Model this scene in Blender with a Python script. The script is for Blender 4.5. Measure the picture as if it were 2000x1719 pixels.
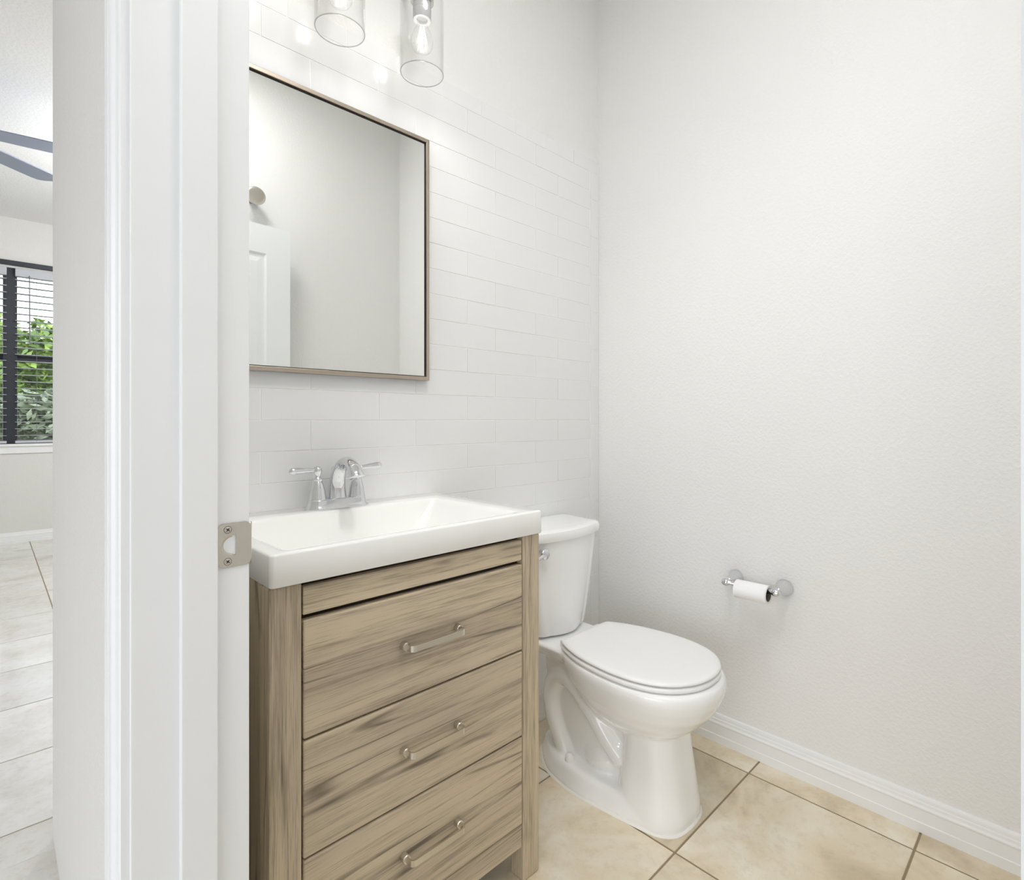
import bpy, bmesh, math, random
from math import pi, sin, cos, radians
from mathutils import Vector, Matrix
from mathutils.geometry import tessellate_polygon

random.seed(7)
for o in list(bpy.data.objects):
    bpy.data.objects.remove(o)
SC = bpy.context.scene
COL = SC.collection

# ------------------------------------------------------------------ camera
cam_d = bpy.data.cameras.new('camera')
cam_d.sensor_fit = 'HORIZONTAL'
cam_d.sensor_width = 36.0
cam_d.lens = 1064.0 * 36.0 / 2000.0
cam_d.shift_x = -(1062.0 - 1000.0) / 2000.0
cam_d.shift_y = -(859.5 - 820.0) / 2000.0
cam_d.clip_start = 0.02
cam = bpy.data.objects.new('camera', cam_d)
cam.location = (0, 0, 1.10)
cam.rotation_euler = (pi / 2, 0, radians(44.374 - 90))
COL.objects.link(cam)
SC.camera = cam

# ------------------------------------------------------------------ world, sun, exposure
SC.view_settings.view_transform = 'Standard'
SC.view_settings.look = 'None'
SC.view_settings.gamma = 1.0
SC.view_settings.use_curve_mapping = False
SC.view_settings.exposure = 0.09
SKY = 4.3
w = bpy.data.worlds.new('sky')
SC.world = w
w.use_nodes = True
nt = w.node_tree
bg = nt.nodes['Background']
tcw = nt.nodes.new('ShaderNodeTexCoord')
sepw = nt.nodes.new('ShaderNodeSeparateXYZ')
nt.links.new(tcw.outputs['Generated'], sepw.inputs[0])
skyr = nt.nodes.new('ShaderNodeValToRGB')
skyr.color_ramp.elements[0].position = 0.0
skyr.color_ramp.elements[0].color = (1.0, 0.965, 0.98, 1)
skyr.color_ramp.elements[1].position = 0.9
skyr.color_ramp.elements[1].color = (0.74, 0.80, 0.98, 1)
nt.links.new(sepw.outputs[2], skyr.inputs[0])
nt.links.new(skyr.outputs[0], bg.inputs[0])
bg.inputs[1].default_value = SKY
sun_d = bpy.data.lights.new('sun', 'SUN')
sun_d.energy = 2.0
sun_d.angle = radians(1.0)
sun_d.color = (1.0, 0.96, 0.88)
sun = bpy.data.objects.new('sun', sun_d)
sun.rotation_euler = Vector((-0.35, 0.55, -0.75)).to_track_quat('-Z', 'Y').to_euler()
COL.objects.link(sun)
# lamp powers: vanity bulbs, then the added ceiling fill lamps, all built below
BULB_W = 6.2
GLOW_W = 0.06
BATH_FILL_W = 10.4
HALL_FILL_W = 8.0
ROOM_FILL_W = 84.0
try:
    SC.cycles.use_denoising = True
    SC.cycles.max_bounces = 14
    SC.cycles.diffuse_bounces = 8
    SC.cycles.glossy_bounces = 8
    SC.cycles.transmission_bounces = 8
    SC.cycles.transparent_max_bounces = 16
    SC.cycles.caustics_reflective = False
    SC.cycles.caustics_refractive = False
    SC.cycles.sample_clamp_indirect = 6.0
except Exception:
    pass


# ------------------------------------------------------------------ colour and material helpers
def lin(v):
    v = v / 255.0
    return v / 12.92 if v <= 0.04045 else ((v + 0.055) / 1.055) ** 2.4


def rgb(r, g, b):
    return (lin(r), lin(g), lin(b), 1.0)


def new_mat(name):
    m = bpy.data.materials.new(name)
    m.use_nodes = True
    t = m.node_tree
    return m, t, t.nodes['Principled BSDF']


def N(t, kind, **kw):
    n = t.nodes.new(kind)
    for k, v in kw.items():
        setattr(n, k, v)
    return n


def noise(t, vec, scale, detail=4, rough=0.55, dist=0.0):
    n = N(t, 'ShaderNodeTexNoise')
    n.inputs['Scale'].default_value = scale
    n.inputs['Detail'].default_value = detail
    n.inputs['Roughness'].default_value = rough
    n.inputs['Distortion'].default_value = dist
    if vec is not None:
        t.links.new(vec, n.inputs['Vector'])
    return n


def ramp(t, fac, stops):
    r = N(t, 'ShaderNodeValToRGB')
    e = r.color_ramp.elements
    while len(e) < len(stops):
        e.new(0.5)
    for i, (p, c) in enumerate(stops):
        e[i].position = p
        e[i].color = c if len(c) == 4 else (*c, 1)
    t.links.new(fac, r.inputs[0])
    return r


def bump(t, b, height, strength, dist):
    n = N(t, 'ShaderNodeBump')
    n.inputs['Strength'].default_value = strength
    n.inputs['Distance'].default_value = dist
    t.links.new(height, n.inputs['Height'])
    t.links.new(n.outputs[0], b.inputs['Normal'])
    return n


def plain(name, col, rough=0.5, metal=0.0, coat=0.0, bump_scale=0, bump_str=0.0, bump_dist=0.001, spec=0.5, var=0.0):
    m, t, b = new_mat(name)
    b.inputs['Base Color'].default_value = col
    b.inputs['Roughness'].default_value = rough
    b.inputs['Metallic'].default_value = metal
    b.inputs['Specular IOR Level'].default_value = spec
    if coat:
        b.inputs['Coat Weight'].default_value = coat
        b.inputs['Coat Roughness'].default_value = 0.03
    tc = N(t, 'ShaderNodeTexCoord')
    if bump_scale:
        n = noise(t, tc.outputs['Object'], bump_scale, 3, 0.5)
        bump(t, b, n.outputs['Fac'], bump_str, bump_dist)
    if var:
        n2 = noise(t, tc.outputs['Object'], 6, 3)
        lo = tuple(c * (1 - var) for c in col[:3]) + (1,)
        hi = tuple(min(1, c * (1 + var)) for c in col[:3]) + (1,)
        r = ramp(t, n2.outputs['Fac'], [(0.3, lo), (0.7, hi)])
        t.links.new(r.outputs[0], b.inputs['Base Color'])
    return m


def paint(name, col, strength=0.35, scale=105):
    """orange peel wall paint"""
    m, t, b = new_mat(name)
    b.inputs['Base Color'].default_value = col
    b.inputs['Roughness'].default_value = 0.62
    b.inputs['Specular IOR Level'].default_value = 0.3
    tc = N(t, 'ShaderNodeTexCoord')
    n1 = noise(t, tc.outputs['Object'], scale, 2.0, 0.5)
    r = ramp(t, n1.outputs['Fac'], [(0.38, (0, 0, 0, 1)), (0.66, (1, 1, 1, 1))])
    bump(t, b, r.outputs[0], strength, 0.0016)
    return m


def thin_glass(name, tint=(1, 1, 1, 1), ior=1.45, edge=0.0):
    m = bpy.data.materials.new(name)
    m.use_nodes = True
    t = m.node_tree
    t.nodes.clear()
    out = N(t, 'ShaderNodeOutputMaterial')
    mix = N(t, 'ShaderNodeMixShader')
    tr = N(t, 'ShaderNodeBsdfTransparent')
    tr.inputs[0].default_value = tint
    gl = N(t, 'ShaderNodeBsdfGlossy')
    gl.inputs['Roughness'].default_value = 0.01
    lw = N(t, 'ShaderNodeLayerWeight')
    pw = N(t, 'ShaderNodeMath', operation='POWER')
    t.links.new(lw.outputs['Facing'], pw.inputs[0])
    pw.inputs[1].default_value = 5.0
    sc_ = N(t, 'ShaderNodeMath', operation='MULTIPLY_ADD')
    t.links.new(pw.outputs[0], sc_.inputs[0])
    sc_.inputs[1].default_value = 0.6
    sc_.inputs[2].default_value = ((ior - 1) / (ior + 1)) ** 2
    t.links.new(sc_.outputs[0], mix.inputs[0])
    t.links.new(tr.outputs[0], mix.inputs[1])
    t.links.new(gl.outputs[0], mix.inputs[2])
    t.links.new(mix.outputs[0], out.inputs[0])
    return m


def emit(name, col, strength):
    m = bpy.data.materials.new(name)
    m.use_nodes = True
    t = m.node_tree
    t.nodes.clear()
    out = N(t, 'ShaderNodeOutputMaterial')
    e = N(t, 'ShaderNodeEmission')
    e.inputs[0].default_value = col
    e.inputs[1].default_value = strength
    t.links.new(e.outputs[0], out.inputs[0])
    return m


def wood(name, axis):
    m, t, b = new_mat(name)
    tc = N(t, 'ShaderNodeTexCoord')
    oi = N(t, 'ShaderNodeObjectInfo')
    mul = N(t, 'ShaderNodeVectorMath', operation='MULTIPLY_ADD')
    comb = N(t, 'ShaderNodeCombineXYZ')
    for i in range(3):
        t.links.new(oi.outputs['Random'], comb.inputs[i])
    t.links.new(comb.outputs[0], mul.inputs[0])
    mul.inputs[1].default_value = (7.3, 3.1, 5.7)
    t.links.new(tc.outputs['Object'], mul.inputs[2])

    def stretched(along, across):
        mp = N(t, 'ShaderNodeMapping')
        s = [across] * 3
        s[axis] = along
        mp.inputs['Scale'].default_value = s
        t.links.new(mul.outputs[0], mp.inputs['Vector'])
        return mp.outputs[0]
    broad = noise(t, stretched(0.9, 12.0), 1.0, 3, 0.55, 0.25)
    mid = noise(t, stretched(2.6, 75.0), 1.0, 3, 0.6, 0.3)
    fine = noise(t, stretched(13.0, 420.0), 1.0, 3, 0.65, 0.1)
    streak = noise(t, stretched(0.75, 13.0), 1.0, 2, 0.5, 0.45)
    base = ramp(t, broad.outputs['Fac'], [(0.28, rgb(166, 152, 133)), (0.47, rgb(194, 179, 156)), (0.62, rgb(202, 187, 160)), (0.78, rgb(182, 166, 140))])
    fa_ = N(t, 'ShaderNodeMath', operation='ADD')
    t.links.new(fine.outputs['Fac'], fa_.inputs[0])
    t.links.new(mid.outputs['Fac'], fa_.inputs[1])
    fh_ = N(t, 'ShaderNodeMath', operation='MULTIPLY')
    t.links.new(fa_.outputs[0], fh_.inputs[0])
    fh_.inputs[1].default_value = 0.5
    fr = ramp(t, fh_.outputs[0], [(0.36, (0.54, 0.53, 0.52, 1)), (0.53, (1.02, 1.02, 1.02, 1))])
    mx = N(t, 'ShaderNodeMix', data_type='RGBA', blend_type='MULTIPLY')
    mx.inputs[0].default_value = 0.85
    t.links.new(base.outputs[0], mx.inputs[6])
    t.links.new(fr.outputs[0], mx.inputs[7])
    sr = ramp(t, streak.outputs['Fac'], [(0.480, (0, 0, 0, 1)), (0.498, (1, 1, 1, 1)), (0.503, (1, 1, 1, 1)), (0.525, (0, 0, 0, 1))])
    mx2 = N(t, 'ShaderNodeMix', data_type='RGBA', blend_type='MIX')
    sm = N(t, 'ShaderNodeMath', operation='MULTIPLY')
    t.links.new(sr.outputs[0], sm.inputs[0])
    brk = noise(t, mul.outputs[0], 5.0, 2)
    br = ramp(t, brk.outputs['Fac'], [(0.42, (0, 0, 0, 1)), (0.60, (0.78, 0.78, 0.78, 1))])
    t.links.new(br.outputs[0], sm.inputs[1])
    t.links.new(sm.outputs[0], mx2.inputs[0])
    t.links.new(mx.outputs[2], mx2.inputs[6])
    mx2.inputs[7].default_value = rgb(84, 74, 64)
    t.links.new(mx2.outputs[2], b.inputs['Base Color'])
    b.inputs['Roughness'].default_value = 0.55
    b.inputs['Specular IOR Level'].default_value = 0.35
    bump(t, b, fine.outputs['Fac'], 0.25, 0.0006)
    return m


def stone(name, c1, c2, c3, rough, gloss=0.5):
    """glazed stone look floor tile, a different cloud pattern on every tile"""
    m, t, b = new_mat(name)
    tc = N(t, 'ShaderNodeTexCoord')
    ge = N(t, 'ShaderNodeNewGeometry')
    comb = N(t, 'ShaderNodeCombineXYZ')
    for i in range(3):
        t.links.new(ge.outputs['Random Per Island'], comb.inputs[i])
    mul = N(t, 'ShaderNodeVectorMath', operation='MULTIPLY_ADD')
    t.links.new(comb.outputs[0], mul.inputs[0])
    mul.inputs[1].default_value = (31, 17, 23)
    t.links.new(tc.outputs['Object'], mul.inputs[2])
    n1 = noise(t, mul.outputs[0], 4.2, 5, 0.6, 0.5)
    r1 = ramp(t, n1.outputs['Fac'], [(0.30, c1), (0.50, c2), (0.68, c3)])
    n2 = noise(t, mul.outputs[0], 34, 5, 0.7)
    r2 = ramp(t, n2.outputs['Fac'], [(0.30, (0.80, 0.77, 0.72, 1)), (0.5, (1, 1, 1, 1))])
    mx = N(t, 'ShaderNodeMix', data_type='RGBA', blend_type='MULTIPLY')
    mx.inputs[0].default_value = 0.55
    t.links.new(r1.outputs[0], mx.inputs[6])
    t.links.new(r2.outputs[0], mx.inputs[7])
    hv = N(t, 'ShaderNodeHueSaturation')
    mr = N(t, 'ShaderNodeMapRange')
    t.links.new(ge.outputs['Random Per Island'], mr.inputs[0])
    mr.inputs[3].default_value = 0.94
    mr.inputs[4].default_value = 1.06
    t.links.new(mr.outputs[0], hv.inputs['Value'])
    t.links.new(mx.outputs[2], hv.inputs['Color'])
    t.links.new(hv.outputs[0], b.inputs['Base Color'])
    b.inputs['Roughness'].default_value = rough
    b.inputs['Specular IOR Level'].default_value = gloss
    bump(t, b, n2.outputs['Fac'], 0.08, 0.001)
    return m


def wall_tile_mat():
    m, t, b = new_mat('white_glazed_tile')
    b.inputs['Base Color'].default_value = rgb(233, 234, 234)
    b.inputs['Roughness'].default_value = 0.12
    b.inputs['Specular IOR Level'].default_value = 0.5
    tc = N(t, 'ShaderNodeTexCoord')
    n1 = noise(t, tc.outputs['Object'], 11, 2, 0.4)
    bump(t, b, n1.outputs['Fac'], 0.35, 0.004)
    return m


M = {}
M['wall'] = paint('wall_paint', rgb(233, 233, 232), 0.29)
M['wall_hall'] = paint('hall_wall_paint', rgb(220, 219, 216), 0.40, 100)
M['ceil'] = paint('ceiling_paint', rgb(236, 236, 235), 0.3, 60)
M['trim'] = plain('trim_paint', rgb(236, 237, 238), 0.32, bump_scale=40, bump_str=0.03)
M['door'] = plain('door_paint', rgb(240, 242, 243), 0.3, bump_scale=60, bump_str=0.02)
M['tile'] = wall_tile_mat()
M['grout_white'] = plain('white_grout', rgb(240, 240, 237), 0.7, bump_scale=300, bump_str=0.1)
M['stone'] = stone('beige_floor_tile', rgb(192, 176, 147), rgb(221, 208, 182), rgb(233, 226, 210), 0.3)
M['stone_hall'] = stone('pale_floor_tile', rgb(205, 200, 190), rgb(219, 216, 210), rgb(226, 225, 222), 0.20, 0.9)
M['grout'] = plain('floor_grout', rgb(150, 135, 110), 0.85, bump_scale=200, bump_str=0.2)
M['wood_h'] = wood('grey_oak_horizontal', 0)
M['wood_v'] = wood('grey_oak_vertical', 2)
M['wood_d'] = wood('grey_oak_side', 2)
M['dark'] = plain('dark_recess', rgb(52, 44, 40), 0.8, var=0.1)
M['sink'] = plain('cultured_marble', rgb(243, 243, 241), 0.14, coat=0.3, var=0.01)
M['porcelain'] = plain('porcelain', rgb(244, 245, 245), 0.08, coat=0.4, var=0.008)
M['plastic'] = plain('seat_plastic', rgb(241, 241, 241), 0.22, var=0.008)
M['caulk'] = plain('caulk', rgb(238, 236, 230), 0.5, var=0.02)
M['chrome'] = plain('chrome', (0.74, 0.75, 0.77, 1), 0.04, 1.0, bump_scale=20, bump_str=0.005)
M['nickel'] = plain('brushed_nickel', rgb(216, 211, 201), 0.27, 1.0, bump_scale=400, bump_str=0.03)
M['nickel_dark'] = plain('satin_nickel_post', rgb(140, 134, 128), 0.35, 1.0, bump_scale=400, bump_str=0.03)
M['frame'] = plain('champagne_frame', rgb(186, 174, 160), 0.32, 1.0, bump_scale=300, bump_str=0.04)
M['mirror'] = plain('mirror_glass', (0.90, 0.915, 0.90, 1), 0.0, 1.0, bump_scale=1.0, bump_str=0.0)
M['glass'] = thin_glass('clear_shade_glass', (0.998, 0.998, 0.998, 1), 1.3)
M['glass_edge'] = thin_glass('glass_edge', (0.62, 0.64, 0.64, 1))
M['bulb'] = thin_glass('bulb_glass', (0.998, 0.998, 0.995, 1), 1.35)
M['pane'] = thin_glass('window_glass', (0.95, 0.97, 0.97, 1), 1.5)
M['filament'] = emit('glowing_filament', (1.0, 0.95, 0.85, 1), 25)
M['diffuser'] = emit('added_lamp_diffuser', (1.0, 0.98, 0.95, 1), 3)  # glow of the added ceiling fill lamps
M['ceramic'] = plain('white_socket', rgb(196, 196, 198), 0.25, var=0.02)
M['paper'] = plain('toilet_paper', rgb(246, 246, 248), 0.9, bump_scale=500, bump_str=0.15)
M['card'] = plain('cardboard_core', rgb(120, 112, 102), 0.9, bump_scale=200, bump_str=0.1)
M['steel_dark'] = plain('screw_slot', rgb(40, 38, 36), 0.6, var=0.1)
M['bronze'] = plain('dark_window_frame', rgb(40, 44, 52), 0.4, bump_scale=200, bump_str=0.05)
M['blind'] = plain('faux_wood_slat', rgb(186, 189, 195), 0.4, bump_scale=80, bump_str=0.05)
M['cord'] = plain('blind_cord', rgb(120, 122, 126), 0.8, var=0.1)
M['fan'] = plain('fan_blade_grey', rgb(150, 156, 176), 0.35, bump_scale=60, bump_str=0.05)
M['fan_edge'] = plain('fan_housing', rgb(60, 64, 72), 0.35, var=0.05)


def leaf_mat(name, c1, c2):
    m, t, b = new_mat(name)
    ge = N(t, 'ShaderNodeNewGeometry')
    r = ramp(t, ge.outputs['Random Per Island'], [(0.0, c1), (1.0, c2)])
    t.links.new(r.outputs[0], b.inputs['Base Color'])
    b.inputs['Roughness'].default_value = 0.5
    return m


M['leaf_bright'] = leaf_mat('bright_leaves', rgb(56, 88, 20), rgb(120, 148, 48))
M['leaf_grey'] = leaf_mat('grey_green_leaves', rgb(58, 72, 46), rgb(128, 140, 112))  # grey-green leaf tones, random per leaf
M['bark'] = plain('bark', rgb(92, 76, 62), 0.9, bump_scale=40, bump_str=0.6, bump_dist=0.01)
M['lawn'] = plain('lawn', rgb(96, 118, 70), 0.95, bump_scale=60, bump_str=0.6, bump_dist=0.02, var=0.2)


# ------------------------------------------------------------------ object helpers
def tag(o, label=None, cat=None, group=None, kind=None):
    if label:
        o['label'] = label
    if cat:
        o['category'] = cat
    if group:
        o['group'] = group
    if kind:
        o['kind'] = kind
    return o


def thing(name, label, cat, loc=(0, 0, 0), rz=0.0, group=None):
    o = bpy.data.objects.new(name, None)
    o.empty_display_size = 0.05
    COL.objects.link(o)
    o.location = loc
    o.rotation_euler = (0, 0, rz)
    return tag(o, label, cat, group)


def world_origin(parent):
    v = Vector((0, 0, 0))
    while parent is not None:
        v += parent.location
        parent = parent.parent
    return v


def obj(name, bm, mat, parent=None, smooth=False, local=False, mods=()):
    """link a bmesh as one object; coordinates are world ones unless local"""
    me = bpy.data.meshes.new(name)
    if parent is not None and not local:
        bmesh.ops.translate(bm, vec=-world_origin(parent), verts=bm.verts)
    bmesh.ops.recalc_face_normals(bm, faces=bm.faces)
    bm.to_mesh(me)
    bm.free()
    for m in (mat if isinstance(mat, (list, tuple)) else [mat]):
        me.materials.append(m)
    if smooth:
        for p in me.polygons:
            p.use_smooth = True
    o = bpy.data.objects.new(name, me)
    COL.objects.link(o)
    if parent is not None:
        o.parent = parent
    if smooth == 'auto':
        try:
            me.set_sharp_from_angle(angle=radians(35))
        except Exception:
            pass
    return o


def struct(name, bm, mat, label=None, smooth=False, parent=None):
    o = obj(name, bm, mat, parent, smooth)
    if parent is None:
        tag(o, label, None, None, 'structure')
    return o


def BM():
    return bmesh.new()


def add_box(bm, x0, x1, y0, y1, z0, z1, bev=0.0, seg=2, mi=0, mat=None):
    b = bmesh.new()
    bmesh.ops.create_cube(b, size=1)
    for v in b.verts:
        v.co = Vector(((v.co.x + .5) * (x1 - x0) + x0, (v.co.y + .5) * (y1 - y0) + y0, (v.co.z + .5) * (z1 - z0) + z0))
    if bev:
        bmesh.ops.bevel(b, geom=list(b.edges), offset=bev, segments=seg, affect='EDGES', profile=0.5)
    if mat is not None:
        bmesh.ops.transform(b, matrix=mat, verts=b.verts)
    merge(bm, b, mi)
    return bm


def merge(bm, b, mi=0):
    vm = {}
    for v in b.verts:
        vm[v] = bm.verts.new(v.co)
    for f in b.faces:
        try:
            nf = bm.faces.new([vm[v] for v in f.verts])
            nf.material_index = mi
            nf.smooth = f.smooth
        except ValueError:
            pass
    b.free()


def add_loft(bm, rings, cap=True, closed=True, mi=0):
    vr = [[bm.verts.new(p) for p in r] for r in rings]
    n = len(rings[0])
    for a, b in zip(vr[:-1], vr[1:]):
        for i in range(n if closed else n - 1):
            j = (i + 1) % n
            try:
                f = bm.faces.new((a[i], a[j], b[j], b[i]))
                f.material_index = mi
            except ValueError:
                pass
    if cap:
        for r in (vr[0], vr[-1]):
            try:
                f = bm.faces.new(r)
                f.material_index = mi
            except ValueError:
                pass
    return bm


def add_lathe(bm, prof, center, axis='Z', n=32, cap=True, mi=0):
    """prof: list of (radius, height) ; axis direction of height"""
    c = Vector(center)
    if axis == 'Z':
        e1, e2, e3 = Vector((1, 0, 0)), Vector((0, 1, 0)), Vector((0, 0, 1))
    elif axis == 'X':
        e1, e2, e3 = Vector((0, 1, 0)), Vector((0, 0, 1)), Vector((1, 0, 0))
    elif axis == 'Y':
        e1, e2, e3 = Vector((0, 0, 1)), Vector((1, 0, 0)), Vector((0, 1, 0))
    else:
        e3 = Vector(axis).normalized()
        e1 = e3.orthogonal().normalized()
        e2 = e3.cross(e1)
    rings = []
    for r, h in prof:
        r = max(r, 1e-5)
        rings.append([c + e3 * h + e1 * (r * cos(2 * pi * i / n)) + e2 * (r * sin(2 * pi * i / n)) for i in range(n)])
    return add_loft(bm, rings, cap, True, mi)


def add_tube(bm, pts, rad, n=12, cap=True, mi=0, flat=1.0, up=None):
    pts = [Vector(p) for p in pts]
    rads = rad if isinstance(rad, (list, tuple)) else [rad] * len(pts)
    rings = []
    prev = None
    for i, p in enumerate(pts):
        d = (pts[min(i + 1, len(pts) - 1)] - pts[max(i - 1, 0)]).normalized()
        if up is not None:
            a = Vector(up).cross(d).normalized()
        elif prev is None:
            a = d.orthogonal().normalized()
        else:
            a = (prev - d * prev.dot(d)).normalized()
        prev = a
        b = d.cross(a)
        rings.append([p + a * (rads[i] * cos(2 * pi * k / n)) + b * (rads[i] * flat * sin(2 * pi * k / n)) for k in range(n)])
    return add_loft(bm, rings, cap, True, mi)


def add_sphere(bm, c, r, u=24, v=14, sc=(1, 1, 1), mi=0):
    b = bmesh.new()
    bmesh.ops.create_uvsphere(b, u_segments=u, v_segments=v, radius=r)
    for q in b.verts:
        q.co = Vector((q.co.x * sc[0] + c[0], q.co.y * sc[1] + c[1], q.co.z * sc[2] + c[2]))
    merge(bm, b, mi)
    return bm


def spline(pts, per=6, closed=False):
    P = [Vector(p) for p in pts]
    n = len(P)
    out = []
    rng = n if closed else n - 1
    for i in range(rng):
        if closed:
            p0, p1, p2, p3 = P[(i - 1) % n], P[i], P[(i + 1) % n], P[(i + 2) % n]
        else:
            p0, p1, p2, p3 = P[max(i - 1, 0)], P[i], P[i + 1], P[min(i + 2, n - 1)]
        for k in range(per):
            t = k / per
            out.append(0.5 * ((2 * p1) + (p2 - p0) * t + (2 * p0 - 5 * p1 + 4 * p2 - p3) * t * t + (3 * p1 - p0 - 3 * p2 + p3) * t ** 3))
    if not closed:
        out.append(P[-1])
    return out


def add_poly(bm, outer, holes, to3, th, mi=0):
    """extruded 2-D polygon with holes; to3(u, v, w) maps to space"""
    loops = [[Vector((p[0], p[1], 0)) for p in outer]] + [[Vector((p[0], p[1], 0)) for p in h] for h in holes]
    flat = [p for l in loops for p in l]
    tris = tessellate_polygon(loops)
    lo = [bm.verts.new(to3(p.x, p.y, 0.0)) for p in flat]
    hi = [bm.verts.new(to3(p.x, p.y, th)) for p in flat]
    for a, b, c in tris:
        for s in (lo, hi):
            try:
                bm.faces.new((s[a], s[b], s[c])).material_index = mi
            except ValueError:
                pass
    k = 0
    for l in loops:
        n = len(l)
        for i in range(n):
            j = (i + 1) % n
            bm.faces.new((lo[k + i], lo[k + j], hi[k + j], hi[k + i])).material_index = mi
        k += n
    return bm


def rrect(x0, x1, y0, y1, r, seg=6):
    out = []
    for cx, cy, a0 in ((x1 - r, y1 - r, 0), (x0 + r, y1 - r, pi / 2), (x0 + r, y0 + r, pi), (x1 - r, y0 + r, 1.5 * pi)):
        for i in range(seg + 1):
            a = a0 + (pi / 2) * i / seg
            out.append((cx + r * cos(a), cy + r * sin(a)))
    return out


def extrude_profile(prof, p_to3, a0, a1):
    """closed 2-D profile swept between two stations"""
    bm = BM()
    add_loft(bm, [[p_to3(u, v, a) for u, v in prof] for a in (a0, a1)])
    return bm


# ------------------------------------------------------------------ dimensions of the place
XA, XB = 0.1217, 0.2545          # hall face and bathroom face of the door wall
YN, YS = 0.820, -0.030           # jamb faces of the doorway
XR = 1.752                       # right wall
YB = 1.407                       # back wall behind the vanity
YT = 1.398                       # face of its tiles
YF = -0.175                      # wall behind the open door
ZC = 2.90
YH = 1.935                       # outer corner of the hall wall
YW = 6.78                        # window wall of the room beyond
DOOR_H = 2.052


# ------------------------------------------------------------------ floors
def tiled_floor(name, label, regions, xl, yl, pitch_x, pitch_y, mat, gap=0.0055):
    bm = BM()
    for (x0, x1, y0, y1) in regions:
        add_box(bm, x0, x1, y0, y1, -0.06, -0.0022, mi=1)
        i0 = math.floor((x0 - xl) / pitch_x)
        i1 = math.ceil((x1 - xl) / pitch_x)
        j0 = math.floor((y0 - yl) / pitch_y)
        j1 = math.ceil((y1 - yl) / pitch_y)
        for i in range(i0, i1):
            for j in range(j0, j1):
                a0 = max(x0, xl + i * pitch_x + gap / 2)
                a1 = min(x1, xl + (i + 1) * pitch_x - gap / 2)
                b0 = max(y0, yl + j * pitch_y + gap / 2)
                b1 = min(y1, yl + (j + 1) * pitch_y - gap / 2)
                if a1 - a0 > 0.01 and b1 - b0 > 0.01:
                    add_box(bm, a0, a1, b0, b1, -0.012, 0.0, bev=0.0012, seg=1)
    return struct(name, bm, [mat, M['grout']], label)


tiled_floor('floor', 'beige stone-look floor tiles with brown grout in the bathroom', [(0.188, XR + .05, YF - .05, YB + .05)], 1.2235, 0.7305, 0.4355, 0.4335, M['stone'])
tiled_floor('floor_hall', 'pale glossy floor tiles in the room beyond the hall', [(-3.2, 0.188, -3.0, YH - 0.06), (-3.2, 3.0, YH - 0.06, YW + .05)], 0.27, 2.0265 - 0.4375 * 6, 0.4375, 0.4375, M['stone_hall'])

# ------------------------------------------------------------------ walls and ceilings
bm = BM()
add_box(bm, XB - 0.02, XR + 0.12, YB, YB + 0.12, 0, ZC)
struct('wall_back', bm, M['wall'], 'off-white textured wall above the white tiles')
bm = BM()
add_box(bm, XR, XR + 0.12, YF - 0.12, YB, 0, ZC)
struct('wall_right', bm, M['wall'], 'off-white textured wall to the right of the toilet')
bm = BM()
add_box(bm, XB, XR, YF - 0.12, YF, 0, ZC)
struct('wall_front', bm, M['wall'], 'off-white wall behind the open door, seen in the mirror')
bm = BM()
add_box(bm, XA, XB, YN + 0.018, YH - 0.12, 0, ZC)
add_box(bm, XA, XB, YS - 0.018, YN + 0.018, DOOR_H + 0.018, ZC)
add_box(bm, XA, XB, -3.0, YS - 0.018, 0, ZC)
add_box(bm, XA, XB, YH - 0.12, YH, 0, ZC, bev=0.0)
struct('wall_left', bm, M['wall_hall'], 'greige textured hall wall beside the white door casing')
bm = BM()
add_box(bm, XB, 3.0, YH - 0.12, YH, 0, ZC)
struct('wall_partition', bm, M['wall_hall'], 'wall turning the hall corner into the room beyond')
bm = BM()
add_box(bm, XB - 0.1, XR + 0.12, YF - 0.12, YB + 0.12, ZC, ZC + 0.1)
struct('ceiling', bm, M['ceil'], 'white bathroom ceiling')
bm = BM()
add_box(bm, -3.32, XB - 0.1, -3.12, YB + 0.12, ZC, ZC + 0.1)
add_box(bm, -3.32, 3.12, YB + 0.12, YW + 0.14, ZC, ZC + 0.1)
struct('ceiling_hall', bm, M['ceil'], 'pale ceiling of the room beyond, above the fan')
GD0, GD1, GDZ = -2.2, 1.7, 2.35
bm = BM()
add_box(bm, -3.32, -3.2, -3.12, GD0, 0, ZC)
add_box(bm, -3.32, -3.2, GD1, YW + .12, 0, ZC)
add_box(bm, -3.32, -3.2, GD0, GD1, GDZ, ZC)
struct('wall_west', bm, M['wall_hall'], 'far left wall of the room beyond')
bm = BM()
add_box(bm, -3.32, XA, -3.12, -3.0, 0, ZC)
struct('wall_south', bm, M['wall_hall'], 'hall wall behind the camera')
bm = BM()
add_box(bm, 3.0, 3.12, YH - 0.12, YW + .12, 0, ZC)
struct('wall_east', bm, M['wall_hall'], 'far right wall of the room beyond')
# added glazed patio door, unseen, letting fill daylight into the hall
pd = bpy.data.objects.new('added_patio_door', None)
COL.objects.link(pd)
pd.location = (-3.26, (GD0 + GD1) / 2, 0)
tag(pd, 'wide glazed patio door in the far left wall, unseen, added to let in fill daylight', None, None, 'structure')
bm = BM()
for y_ in (GD0, (GD0 + GD1) / 2 - 0.03, GD1 - 0.06):
    add_box(bm, -3.29, -3.23, y_, y_ + 0.06, 0, GDZ)
for z_ in (0, GDZ - 0.06):
    add_box(bm, -3.285, -3.235, GD0, GD1, z_, z_ + 0.06)
obj('door_frame', bm, M['trim'], pd)
bm = BM()
add_box(bm, -3.262, -3.258, GD0 + .06, GD1 - .06, 0.06, GDZ - .06)
obj('pane', bm, M['pane'], pd)


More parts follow.
